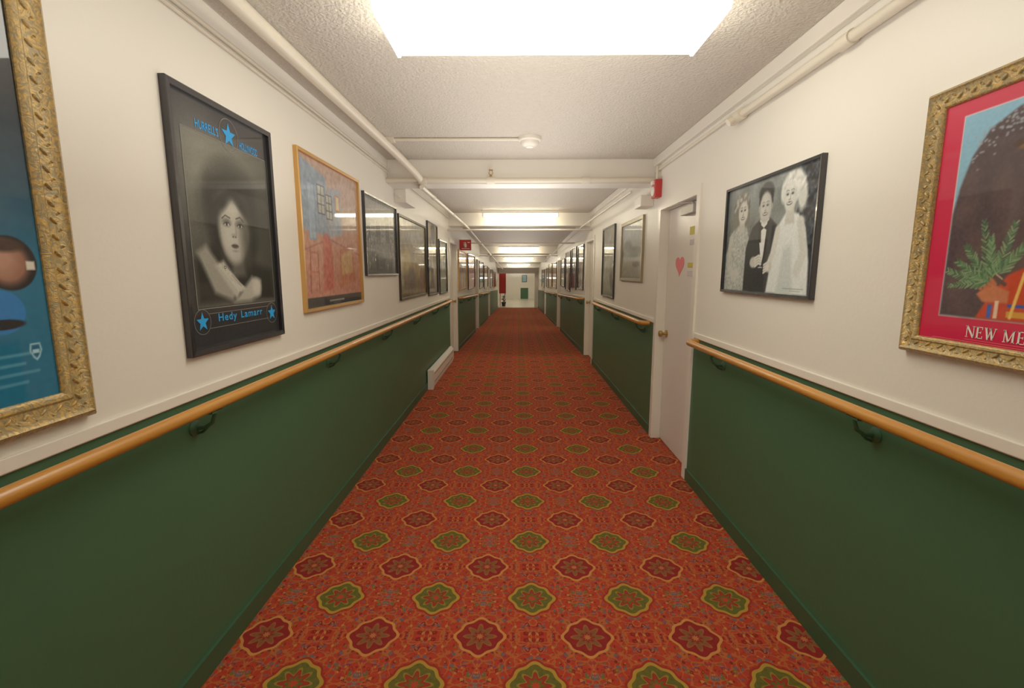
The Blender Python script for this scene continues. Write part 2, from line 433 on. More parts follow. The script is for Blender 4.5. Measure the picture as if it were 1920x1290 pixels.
# ------------------------------------------------------------ pipes
def pipe(pts,r,name,label,coup=(),n=18,cat='pipe',extra=()):
    b=B(); b.tube(pts,r,n)
    for y,x,z,ln in coup: b.tube([(x,y-ln/2,z),(x,y+ln/2,z)],r*1.28,n)
    for ep,er in extra: b.tube(ep,er,n)
    return b.build(name,[M_PIPE],smooth=True,label=label,cat=cat)
pipe([(-1.04,YB+.0,2.415),(-.95,3.75,2.415),(-.935,3.95,2.40),(-.87,4.2,2.33),(-.85,4.28,2.30)],.031,'sprinkler_pipe','thick cream painted sprinkler main along the ceiling')
pp=[(-.84,4.30,2.235),(-.83,8.0,2.235)]+[(-.83,y,2.235+drop(y)) for y in(14,20,28.1)]
pipe(pp,.019,'sprinkler_pipe','thinner cream sprinkler pipe running under the ceiling beams',coup=[(4.9,-.838,2.235,.06),(6.3,-.834,2.235,.05),(7.4,-.83,2.235,.06)])
b=B(); b.tube([(XL,4.345,2.30),(XR,4.345,2.30)],.022,16)
for x_ in(-.84,-.235,.6): b.tube([(x_-.035,4.345,2.30),(x_+.035,4.345,2.30)],.03,16)
b.build('cross_pipe',[M_PIPE],smooth=True,label='cream cross pipe running in front of the ceiling beam',cat='pipe')
b=B(); b.lathe((-.235,4.345,2.318),(0,0,1),[(.012,0),(.012,.02),(.009,.024),(.009,.03)])
b.tube([(-.235-.006,4.345,2.345),(-.253,4.345,2.36),(-.246,4.345,2.378),(-.235,4.345,2.384)],.003,8)
b.tube([(-.235+.006,4.345,2.345),(-.217,4.345,2.36),(-.224,4.345,2.378),(-.235,4.345,2.384)],.003,8)
b.lathe((-.235,4.345,2.384),(0,0,1),[(.02,0),(.021,.004),(.006,.007)])
b.build('fire_sprinkler',[M_BRASS],smooth=True,label='small brass upright sprinkler head on the cross pipe',cat='sprinkler')
for y in(8.05,10.5,14.8): 
    z=2.192+drop(y); b=B(); b.tube([(XL,y,z),(XR,y,z)],.015,12); b.build('cross_pipe',[M_PIPE],smooth=True,label='thin cream cross pipe beneath the corridor ceiling',cat='pipe')
for z_,r_ in((2.40,.010),(2.375,.008)):
    pipe([(XL+r_,YB,z_),(XL+r_,4.38,z_)],r_,'conduit','thin cream electrical conduit fixed high on the wall',n=10,cat='conduit')
b=B()
b.tube([(XL+.012,4.64,2.40),(XL+.012,8,2.40),(XL+.012,8.18,2.395)],.011,10); b.build('conduit',[M_PIPE],smooth=True,label='thin cream electrical conduit fixed high on the wall',cat='conduit')
pipe([(XR-.028,YB,2.34),(XR-.028,2.75,2.34)],.021,'sprinkler_pipe','cream painted pipe along the wall under the moulding',coup=[(1.9,XR-.028,2.34,.07),(.9,XR-.028,2.34,.07)],extra=[([(XR-.033,2.70,2.34),(XR-.033,2.83,2.34)],.031),([(XR-.035,2.77,2.34),(XR-.08,2.77,2.31)],.02)])
pipe([(XR-.014,2.83,2.375),(XR-.014,4.38,2.375)],.011,'conduit','thin cream conduit near wall top past the fitting',n=10,cat='conduit')
pipe([(1.07,4.63,2.245),(1.07,8,2.245),(1.07,14,2.245+drop(14)),(1.07,20,2.245+drop(20))],.013,'conduit','thin cream conduit hung under the beams',n=10,cat='conduit')

# smoke detector + conduit
b=B(); b.lathe((.09,3.72,CEIL),(0,0,-1),[(.085,0),(.085,.022),(.078,.028),(.07,.03),(.068,.045),(.055,.058),(.03,.066),(.028,.07),(.004,.072)],28)
b.build('smoke_detector',[M_TRIM],smooth=True,label='round cream smoke detector on the ceiling',cat='smoke detector')
b=B(); b.tube([(-.95,3.72,CEIL-.012),(.01,3.72,CEIL-.012)],.011,10); b.box(-.98,-.92,3.69,3.75,CEIL-.03,CEIL)
b.build('conduit',[M_PIPE],smooth=True,label='thin cream conduit feeding the ceiling smoke detector',cat='conduit')
# fire alarm
e=empty('fire_alarm',(XR,4.27,2.13),label='red fire alarm horn on a cream wall box',cat='fire alarm')
b=B(); b.box(XR,XR-.06,4.22,4.33,2.135,2.285); b.build('alarm_body',[M_RED],parent=e,bevel=.006)
b=B(); b.lathe((XR-.06,4.275,2.19),(-1,0,0),[(.042,0),(.042,.006),(.03,.012),(.01,.014)]); b.box(XR-.06,XR-.075,4.245,4.305,2.245,2.275); b.build('alarm_horn',[M_WHITE],parent=e,smooth=True)
b=B(); b.tube([(XR-.03,4.275,2.285),(XR-.03,4.275,2.40)],.011,10); b.build('alarm_conduit',[M_PIPE],parent=e,smooth=True)
b=B(); b.box(XR,XR-.12,4.45,4.68,2.09,2.19); b.build('junction_box',[M_TRIM],bevel=.006,label='cream metal junction box on wall beneath the beam',cat='electrical box')
b=B(); b.box(XL,XL+.11,4.62,5.05,2.15,2.275); b.tube([(XL+.05,4.62,2.2),(XL+.05,4.58,2.2)],.012,10); b.build('junction_box',[M_TRIM],bevel=.006,label='long cream metal junction box on wall under the beam',cat='electrical box')
# hanging sign
ys=9.7; zs=1.93
e=empty('extinguisher_sign',(XL+.12,ys,zs),label='red projecting fire extinguisher sign with white symbol',cat='sign')
b=B(); b.box(XL+.01,XL+.235,ys-.004,ys+.004,zs,zs+.21); b.box(XL,XL+.012,ys-.02,ys+.02,zs,zs+.21); b.build('sign_panel',[M_RED],parent=e)
b=B(); X0=XL+.122; Z0=zs; yy=ys-.0045
def q4(a,c,d,g): b.box(X0+a,X0+c,yy-.001,yy,Z0+d,Z0+g)
q4(-.02,.02,.06,.13); q4(-.008,.008,.13,.15); q4(-.03,.008,.15,.16); q4(-.034,-.026,.09,.16); q4(-.08,.08,.03,.04); q4(.04,.085,.15,.165)
b.build('sign_symbol',[M_WHITE],parent=e)
# baseboard heater
e=empty('baseboard_heater',(XL+.04,7.0,0),label='long low cream baseboard heater against green wall',cat='heater')
b=B(); x0=XL+.013
pf=[(x0,.03),(x0+.06,.03),(x0+.062,.06),(x0+.062,.20),(x0+.03,.245),(x0,.25)]
vs=[(x,y,z) for y in(5.98,8.0) for x,z in pf]; k=len(pf)
b.add(vs,[tuple(range(k)),tuple(range(k,2*k))[::-1]]+[(j,(j+1)%k,k+(j+1)%k,k+j) for j in range(k)]); b.box(x0,x0+.05,5.99,7.99,0,.031)
b.build('heater_body',[M_TRIM],parent=e,bevel=.003)
b=B(); b.box(x0+.0605,x0+.064,6.1,7.9,.07,.078); b.box(x0+.0605,x0+.064,6.1,7.9,.175,.183); b.build('heater_slot',[M_DARK],parent=e)
b=B(); b.box(x0,x0+.066,5.94,6.03,.0,.255); b.build('heater_end_cap',[M_TRIM],parent=e,bevel=.004)

# ------------------------------------------------------------ pictures
class Cv:
    def __init__(s,u0,v0,u1,v1,step):
        s.nu=max(2,int((u1-u0)/step)+1); s.nv=max(2,int((v1-v0)/step)+1)
        s.u0,s.v0,s.u1,s.v1=u0,v0,u1,v1
        s.U,s.V=np.meshgrid(np.linspace(u0,u1,s.nu),np.linspace(v0,v1,s.nv))
        s.c=np.zeros((s.nv,s.nu,3)); s.st=step
    def bl(s,mask,col,a=1.0):
        mask=np.clip(mask,0,1)[...,None]*a; s.c=s.c*(1-mask)+np.array(col,float)/255*mask
    def fill(s,col): s.c[:]=np.array(col)/255.0
    def grad(s,c0,c1,v0,v1):
        t=np.clip((s.V-v0)/(v1-v0),0,1)[...,None]; s.c=np.array(c0)/255*(1-t)+np.array(c1)/255*t
    def ell(s,cx,cy,rx,ry,col,rot=0,soft=None,a=1.0):
        soft=soft or s.st*1.2; t=math.radians(rot); x=s.U-cx;y=s.V-cy
        p=x*math.cos(t)+y*math.sin(t); q=-x*math.sin(t)+y*math.cos(t)
        d=(np.sqrt((p/rx)**2+(q/ry)**2)-1)*min(rx,ry); s.bl(.5-d/soft,col,a)
    def sd(s,pts):
        inside=np.zeros(s.U.shape,bool); dist=np.full(s.U.shape,9.0)
        n_=len(pts)
        for j in range(n_):
            x0,y0=pts[j];x1,y1=pts[(j+1)%n_]
            c=((y0>s.V)!=(y1>s.V))
            if y1!=y0: inside^=c&(s.U<(x1-x0)*(s.V-y0)/(y1-y0)+x0)
            dist=np.minimum(dist,s.sg(x0,y0,x1,y1))
        return np.where(inside,-dist,dist)
    def sg(s,x0,y0,x1,y1):
        dx,dy=x1-x0,y1-y0; L=dx*dx+dy*dy+1e-12
        t=np.clip(((s.U-x0)*dx+(s.V-y0)*dy)/L,0,1); return np.hypot(s.U-x0-t*dx,s.V-y0-t*dy)
    def poly(s,pts,col,soft=None,a=1.0): s.bl(.5-s.sd(pts)/(soft or s.st*1.2),col,a)
    def rect(s,a,b,c,d,col,soft=None,al=1.0): s.poly([(a,b),(c,b),(c,d),(a,d)],col,soft,al)
    def line(s,pts,w,col,soft=None,a=1.0):
        d=np.full(s.U.shape,9.0)
        for p,q in zip(pts[:-1],pts[1:]): d=np.minimum(d,s.sg(*p,*q))
        s.bl(.5-(d-w/2)/(soft or s.st*1.2),col,a)
    def noise(s,amt,cell,box=None):
        gx=int((s.u1-s.u0)/cell)+3; gy=int((s.v1-s.v0)/cell)+3
        g=np.random.rand(gy,gx)*2-1
        fx=(s.U-s.u0)/cell; fy=(s.V-s.v0)/cell; ix=fx.astype(int);iy=fy.astype(int);tx=fx-ix;ty=fy-iy
        nn=(g[iy,ix]*(1-tx)*(1-ty)+g[iy,ix+1]*tx*(1-ty)+g[iy+1,ix]*(1-tx)*ty+g[iy+1,ix+1]*tx*ty)
        if box is not None:
            a,b_,c_,d=box; nn=nn*((s.U>a)&(s.U<c_)&(s.V>b_)&(s.V<d))
        s.c=np.clip(s.c+nn[...,None]*amt,0,1)
def textshape(txt,h,width=None,u=0,v=0,space=1.0,bold=0.012):
    cu=bpy.data.curves.new('t','FONT'); cu.body=txt; cu.size=1; cu.space_character=space; cu.offset=bold
    o=bpy.data.objects.new('t',cu); link(o); dg=bpy.context.evaluated_depsgraph_get(); dg.update()
    me=o.evaluated_get(dg).to_mesh(); vs=np.array([v_.co[:] for v_ in me.vertices]); fs=[tuple(p.vertices) for p in me.polygons]
    o.evaluated_get(dg).to_mesh_clear(); bpy.data.objects.remove(o)
    w=vs[:,0].max()-vs[:,0].min(); sy=h/.72; sx=(width/w) if width else sy
    return [(u+(a-vs[:,0].min())*sx,v+b_*sy) for a,b_ in vs[:,:2]],fs
def star(cx,cy,r):
    pts=[(cx,cy)]+[(cx+(r if k%2==0 else r*.42)*math.sin(math.pi*k/5),cy+(r if k%2==0 else r*.42)*math.cos(math.pi*k/5)) for k in range(10)]
    return pts,[(0,1+k,1+(k+1)%10) for k in range(10)]
def strokes(segs):
    vs=[];fs=[]
    for x0,y0,x1,y1,w in segs:
        dx,dy=x1-x0,y1-y0;L=math.hypot(dx,dy); nx,ny=-dy/L*w/2,dx/L*w/2;b0=len(vs)
        vs+=[(x0+nx,y0+ny),(x0-nx,y0-ny),(x1-nx,y1-ny),(x1+nx,y1+ny)]; fs.append((b0,b0+1,b0+2,b0+3))
    return vs,fs
def ring(cx,cy,r,w,n_=36):
    return strokes([(cx+r*math.cos(2*math.pi*k/n_),cy+r*math.sin(2*math.pi*k/n_),cx+r*math.cos(2*math.pi*(k+1)/n_),cy+r*math.sin(2*math.pi*(k+1)/n_),w) for k in range(n_)])
PLAIN=lambda fw,d:[(0,0),(0,d),(fw*.15,d+.002),(fw,d),(fw,.006)]
ORN=lambda fw,d:[(0,0),(0,d*.55),(fw*.08,d*.8),(fw*.22,d*1.0),(fw*.32,d*.82),(fw*.55,d*.62),(fw*.72,d*.55),(fw*.8,d*.66),(fw*.9,d*.6),(fw,d*.35),(fw,.006)]
def picture(side,x,y0,y1,z0,z1,fw,fmat,paint,label,step=.006,fd=.022,ornate_=False,letter=(),name='framed_picture',cat='framed picture'):
    W=y1-y0;H=z1-z0; dz=drop((y0+y1)/2)
    def T(u,v,n_): return (x-side*n_, (y0+u) if side<0 else (y1-u), z0+dz+v)
    e=empty(name,(x,(y0+y1)/2,z0+dz),label=label,cat=cat,group='framed pictures along the corridor')
    pr=(ORN if ornate_ else PLAIN)(fw,fd); b=B()
    vs=[];fs=[]
    for i_,h_ in pr:
        for u,v in((i_,i_),(W-i_,i_),(W-i_,H-i_),(i_,H-i_)): vs.append(T(u,v,h_))
    for r_ in range(len(pr)-1):
        for k in range(4): fs.append((r_*4+k,r_*4+(k+1)%4,(r_+1)*4+(k+1)%4,(r_+1)*4+k))
    b.add(vs,fs)
    if ornate_:
        def bead(u,v,ru,rv,rn,ang):
            nn=8;rows=4;bv=[];bf=[]
            ca,sa=math.cos(ang),math.sin(ang)
            for r_ in range(rows):
                ph=math.pi/2*r_/(rows-1)
                for k in range(nn):
                    t=2*math.pi*k/nn; pu=math.cos(t)*math.cos(ph)*ru; pv=math.sin(t)*math.cos(ph)*rv
                    bv.append(T(u+pu*ca-pv*sa,v+pu*sa+pv*ca,fd*.6+math.sin(ph)*rn))
            for r_ in range(rows-1):
                for k in range(nn): bf.append((r_*nn+k,r_*nn+(k+1)%nn,(r_+1)*nn+(k+1)%nn,(r_+1)*nn+k))
            b.add(bv,bf)
        st=.02
        for edge in range(4):
            L=W if edge%2==0 else H; nb=int(L/st)
            for k in range(1,nb):
                s_=k*L/nb; off=fw*(.5+(.08 if k%2 else -.08)); an=.7 if k%2 else -.7
                u,v=[(s_,off),(W-off,s_),(s_,H-off),(off,s_)][edge]
                if edge%2: an+=math.pi/2
                bead(u,v,.011,.0045,.005,an)
                if k%2==0: bead(u,v,.004,.004,.008,0)
    b.build('frame',[fmat],parent=e,smooth=ornate_)
    i_=fw-.002; cv=Cv(i_,i_,W-i_,H-i_,step); paint(cv,W,H)
    lin=np.where(cv.c<=.04045,cv.c/12.92,((cv.c+.055)/1.055)**2.4)
    me=bpy.data.meshes.new('artwork'); o0=WL[e.name]
    P=np.empty((cv.nv,cv.nu,3)); P[...,0]=x-side*.008-o0.x; P[...,1]=((y0+cv.U) if side<0 else (y1-cv.U))-o0.y; P[...,2]=z0+dz+cv.V-o0.z
    idx=np.arange(cv.nu*cv.nv).reshape(cv.nv,cv.nu)
    F=np.stack([idx[:-1,:-1],idx[:-1,1:],idx[1:,1:],idx[1:,:-1]],-1).reshape(-1,4)
    me.from_pydata(P.reshape(-1,3).tolist(),[],F.tolist())
    ca=me.color_attributes.new(name='Col',type='FLOAT_COLOR',domain='POINT')
    A=np.ones((cv.nu*cv.nv,4),dtype=np.float32); A[:,:3]=lin.reshape(-1,3); ca.data.foreach_set('color',A.ravel())
    me.materials.append(M_PRINT); o=bpy.data.objects.new('artwork',me); link(o); o.parent=e
    for shp,mt,nm in letter:
        k=B()
        for vs2,fs2 in shp: k.add([T(u,v,.0092) for u,v in vs2],fs2)
        k.build(nm,[mt],parent=e)
    return e

# --- portrait poster (black frame)
def p_portrait(c,W,H):
    c.fill((38,38,42))
    c.rect(.07,.17,.62,.80,(92,92,84),soft=.003)
    c.rect(.077,.177,.613,.793,(84,84,76))
    c.ell(.15,.66,.12,.16,(128,128,114),soft=.2,a=.8)
    c.ell(.13,.42,.07,.12,(60,60,54),soft=.15,a=.8)
    c.ell(.56,.50,.10,.26,(40,40,36),soft=.18,a=.9)
    c.ell(.36,.74,.18,.07,(112,112,98),soft=.12,a=.7)
    c.ell(.345,.54,.20,.19,(34,34,31),soft=.09,a=.9)
    # hair with centre parting, waves
    c.ell(.335,.575,.145,.085,(18,18,17),soft=.04)
    c.ell(.225,.49,.055,.14,(18,18,17),soft=.05,rot=8); c.ell(.455,.48,.055,.14,(15,15,14),soft=.05,rot=-8)
    c.ell(.26,.60,.035,.012,(70,70,64),rot=30,soft=.03,a=.6); c.ell(.41,.60,.04,.01,(56,56,50),rot=-25,soft=.03,a=.5)
    # shoulders / dark dress
    c.poly([(.08,.18),(.08,.34),(.2,.40),(.30,.34),(.46,.34),(.61,.31),(.61,.18)],(22,22,21),soft=.04)
    # neck, face
    c.poly([(.30,.28),(.40,.28),(.39,.38),(.31,.38)],(78,76,70),soft=.03)
    c.ell(.338,.470,.100,.118,(150,147,136),soft=.035)
    c.ell(.334,.415,.072,.078,(160,156,145),soft=.035)
    c.ell(.318,.46,.058,.09,(186,182,170),soft=.06,a=.7)
    c.ell(.418,.45,.032,.10,(72,70,64),soft=.06,a=.85)
    c.ell(.335,.545,.055,.025,(196,192,180),soft=.04,a=.7)
    c.ell(.27,.565,.05,.022,(18,18,17),soft=.03,rot=35); c.ell(.41,.565,.05,.022,(16,16,15),soft=.03,rot=-35)
    # brows, eyes, nose, mouth
    c.line([(.262,.508),(.285,.522),(.316,.514)],.004,(26,26,25),soft=.005); c.line([(.356,.515),(.386,.524),(.410,.508)],.004,(22,22,21),soft=.005)
    for ex in(.291,.382):
        c.ell(ex,.495,.027,.015,(84,82,76),soft=.015,a=.9); c.ell(ex,.488,.017,.0055,(196,192,182),soft=.004); c.ell(ex,.488,.0068,.0065,(14,14,14),soft=.003)
        c.line([(ex-.020,.487),(ex-.004,.495),(ex+.012,.494),(ex+.022,.487)],.0035,(12,12,12),soft=.003)
    c.line([(.350,.49),(.352,.452)],.006,(120,116,106),soft=.014,a=.8); c.ell(.335,.446,.016,.008,(140,136,126),soft=.012)
    c.ell(.328,.441,.0045,.0028,(50,48,44),soft=.003); c.ell(.345,.441,.0045,.0028,(50,48,44),soft=.003)
    c.ell(.336,.404,.023,.009,(70,60,56),soft=.006); c.line([(.312,.405),(.328,.4065),(.336,.404),(.344,.4065),(.360,.405)],.0022,(20,18,18))
    c.ell(.336,.385,.016,.004,(110,106,98),soft=.008,a=.7)
    # forearm + hands crossing under chin
    c.poly([(.095,.37),(.15,.40),(.33,.225),(.29,.185),(.18,.22)],(140,137,126),soft=.025)
    c.poly([(.19,.325),(.25,.345),(.36,.235),(.32,.19)],(168,164,152),soft=.018)
    for k in range(4):
        c.line([(.225+.020*k,.325-.010*k),(.285+.020*k,.275-.008*k),(.335+.018*k,.225)],.015,(184,180,168),soft=.008)
        c.line([(.236+.020*k,.318-.010*k),(.296+.020*k,.266-.008*k)],.002,(84,82,76),soft=.005)
    c.ell(.255,.318,.008,.006,(20,20,20)); c.ell(.255,.318,.004,.003,(230,230,230))
    c.poly([(.30,.178),(.44,.28),(.51,.265),(.50,.20),(.42,.178)],(164,160,148),soft=.025)
    c.ell(.475,.235,.034,.036,(188,184,172),soft=.03)
    c.noise(.02,.004)
def smallrect_outline(a,b,c_,d,w): return strokes([(a,b,c_,b,w),(c_,b,c_,d,w),(c_,d,a,d,w),(a,d,a,b,w)])
LB=[textshape("HURRELL'S",.030,.135,.150,.815),textshape("HOLLYWOOD",.030,.135,.425,.805),textshape("Hedy",.030,.12,.184,.112,space=1.15),textshape("Lamarr",.030,.165,.335,.112,space=1.15),
    star(.354,.838,.047),star(.09,.118,.036),star(.583,.112,.036)]
LG=[ring(.354,.838,.062,.0025),ring(.09,.118,.046,.002),ring(.583,.112,.046,.002),smallrect_outline(.07,.165,.62,.80,.003),
    strokes([(.13,.145,.55,.145,.002)]),strokes([(.13,.09,.55,.09,.002)])]
picture(-1,XL,1.63,2.297,1.20,2.135,.022,M_BLACK,p_portrait,'black framed monochrome portrait poster with blue stars and lettering',.0024,
  letter=[([g],M_GREY,'line_work') for g in LG]+[([g],M_BLUE,'lettering') for g in LB[:4]]+[([g],M_BLUE,'star_emblem') for g in LB[4:]])

# --- ornate film style poster nearest on the wall
def p_teal(c,W,H):
    c.grad((22,104,140),(18,24,32),.40,.80)
    c.ell(.42,.78,.13,.17,(190,92,80),soft=.02)
    c.ell(.43,.78,.10,.13,(206,120,104),soft=.05)
    c.ell(.535,.40,.062,.062,(24,20,22)); c.ell(.53,.40,.048,.048,(150,104,84),soft=.02); c.ell(.52,.41,.03,.034,(186,138,116),soft=.03,a=.8); c.ell(.53,.44,.04,.015,(60,42,34),soft=.01)
    c.rect(.572,.385,.592,.405,(220,214,200))
    c.ell(.50,.29,.055,.05,(30,116,190)); c.ell(.50,.262,.05,.012,(14,16,24))
    for k in range(4):
        c.line([(.30,.19-.022*k),(.565-.03*(k%2),.19-.022*k)],.007,(110,170,196),soft=.004,a=.6)
    # shield emblem
    c.poly([(.553,.212),(.577,.212),(.580,.195),(.573,.178),(.565,.17),(.557,.178),(.550,.195)],(150,200,220)); c.poly([(.556,.208),(.574,.208),(.576,.195),(.570,.181),(.565,.176),(.560,.181),(.554,.195)],(22,90,125))
    c.rect(.557,.188,.573,.197,(170,214,228))
    c.noise(.012,.01)
picture(-1,XL,.545,1.232,1.12,2.23,.078,M_ORN,p_teal,'teal and black film poster in ornate carved gilt frame',.0024,fd=.035,ornate_=True)

# --- coral interior painting
def p_coral(c,W,H):
    c.grad((182,118,98),(188,142,116),.05,.8)
    c.poly([(.03,.45),(.03,.84),(.30,.80),(.40,.78),(.42,.42),(.30,.44)],(130,146,164),soft=.02)
    c.poly([(.40,.78),(.42,.42),(.70,.48),(.95,.50),(.95,.84),(.03,.84)],(178,148,134),soft=.03)
    c.poly([(.42,.44),(.62,.46),(.62,.74),(.42,.72)],(140,152,168),soft=.03)
    c.line([(.0,.33),(.40,.42),(.95,.34)],.008,(150,90,84),soft=.01)
    for (a,b_,c2,d) in((.26,.56,.36,.72),(.38,.54,.47,.68)):
        c.rect(a,b_,c2,d,(170,174,160)); 
        for uu in np.linspace(a,c2,3): c.line([(uu,b_),(uu,d)],.008,(66,62,84))
        for vv in np.linspace(b_,d,4): c.line([(a,vv),(c2,vv)],.007,(66,62,84))
    c.rect(.53,.60,.60,.70,(190,110,70)); c.rect(.54,.61,.59,.69,(206,190,150))
    c.rect(.12,.40,.22,.72,(118,140,166),soft=.01); c.rect(.13,.41,.21,.71,(146,164,184),soft=.01)
    c.poly([(.28,.10),(.30,.42),(.36,.46),(.44,.40),(.44,.12)],(184,94,80),soft=.015)
    c.poly([(.55,.12),(.56,.36),(.82,.42),(.84,.16)],(178,104,74),soft=.015); c.poly([(.58,.2),(.59,.33),(.79,.38),(.80,.22)],(188,146,96),soft=.02)
    c.line([(.10,.10),(.12,.34)],.012,(150,80,70)); c.line([(.22,.10),(.22,.34)],.012,(150,80,70)); c.line([(.11,.22),(.22,.22)],.012,(170,96,70)); c.line([(.12,.33),(.22,.33)],.012,(170,96,70))
    for k in range(9): c.line([(.05+.1*k,.08),(.2+.07*k,.3)],.004,(170,96,88),soft=.01,a=.5)
    c.noise(.06,.02); c.noise(.03,.008)
    c.rect(0,0,W,.075,(40,40,42)); c.line([(.36,.045),(.60,.045)],.010,(190,186,176),a=.7); c.line([(.42,.03),(.54,.03)],.004,(150,146,140),a=.7)
picture(-1,XL,2.56,3.53,1.28,2.15,.018,M_GOLD,p_coral,'gold framed painting of a coral and blue room interior',.004)

# --- monochrome street crowd
def p_crowd(c,W,H):
    c.grad((52,52,50),(120,120,114),.0,.6)
    for k in range(7):
        a=.03+k*.14; h=.4+.12*random.random(); g=random.randint(50,140); c.rect(a,.28,a+.13,h,(g,g,g-4),soft=.006)
        for m_ in range(3):
            for n_ in range(3): c.rect(a+.02+m_*.035,.32+n_*.05,a+.04+m_*.035,.345+n_*.05,(40,40,40))
    for k in range(110):
        u=random.uniform(.03,.93); v=random.uniform(.05,.32); g=random.randint(30,190); c.ell(u,v,.012,.02,(int(g*.6),)*3); c.ell(u,v+.022,.007,.008,(g,g,g-5))
    c.ell(.42,.13,.16,.055,(24,24,24)); c.ell(.42,.17,.09,.045,(60,60,58)); c.ell(.32,.09,.035,.035,(10,10,10)); c.ell(.52,.09,.035,.035,(10,10,10)); c.ell(.27,.13,.012,.012,(230,230,220))
    c.noise(.07,.01)
    c.rect(0,0,W,.04,(70,70,66))
picture(-1,XL,3.64,4.60,1.47,2.10,.016,M_BLACK,p_crowd,'black framed monochrome photograph of a crowded street with car',.005)
def p_olive(c,W,H):
    c.grad((96,78,40),(120,112,84),.1,.8); c.ell(.3,.4,.25,.12,(176,158,86),soft=.1); c.ell(.9,.35,.3,.14,(150,128,60),soft=.1); c.ell(.6,.65,.5,.1,(150,146,128),soft=.15); c.ell(.55,.2,.2,.12,(60,44,28),soft=.08); c.ell(1.1,.2,.1,.15,(110,60,30),soft=.05); c.noise(.08,.05); c.noise(.05,.015)
picture(-1,XL,4.68,6.05,1.22,2.06,.022,M_BRONZE,p_olive,'dark framed golden landscape picture in a long frame',.01)
def p_gen(pal):
    def f(c,W,H):
        c.grad(pal[0],pal[1],.1,H*.9)
        for k in range(10):
            c.ell(random.uniform(.1,W-.1),random.uniform(.1,H-.1),random.uniform(.04,.16),random.uniform(.04,.18),random.choice(pal),rot=random.uniform(0,90),soft=.03,a=.8)
        c.noise(.06,.04)
    return f
OL=[(70,60,44),(150,130,84),(52,44,40),(176,160,120)]; BW=[(40,40,40),(120,120,116),(80,80,78),(190,188,180)]
BLU=[(110,120,104),(130,124,96),(70,76,76),(170,160,130)]; WM=[(150,80,40),(200,150,80),(90,40,30),(210,190,140)]; PK=[(190,60,80),(220,150,140),(110,30,40),(220,200,170)]
picture(-1,XL,6.17,6.92,1.19,2.15,.02,M_BLACK,p_gen(OL),'tall black framed dark toned poster',.012)
picture(-1,XL,7.08,7.82,1.17,1.98,.02,M_BLACK,p_gen(BLU),'black framed muted grey poster beside a doorway',.012)
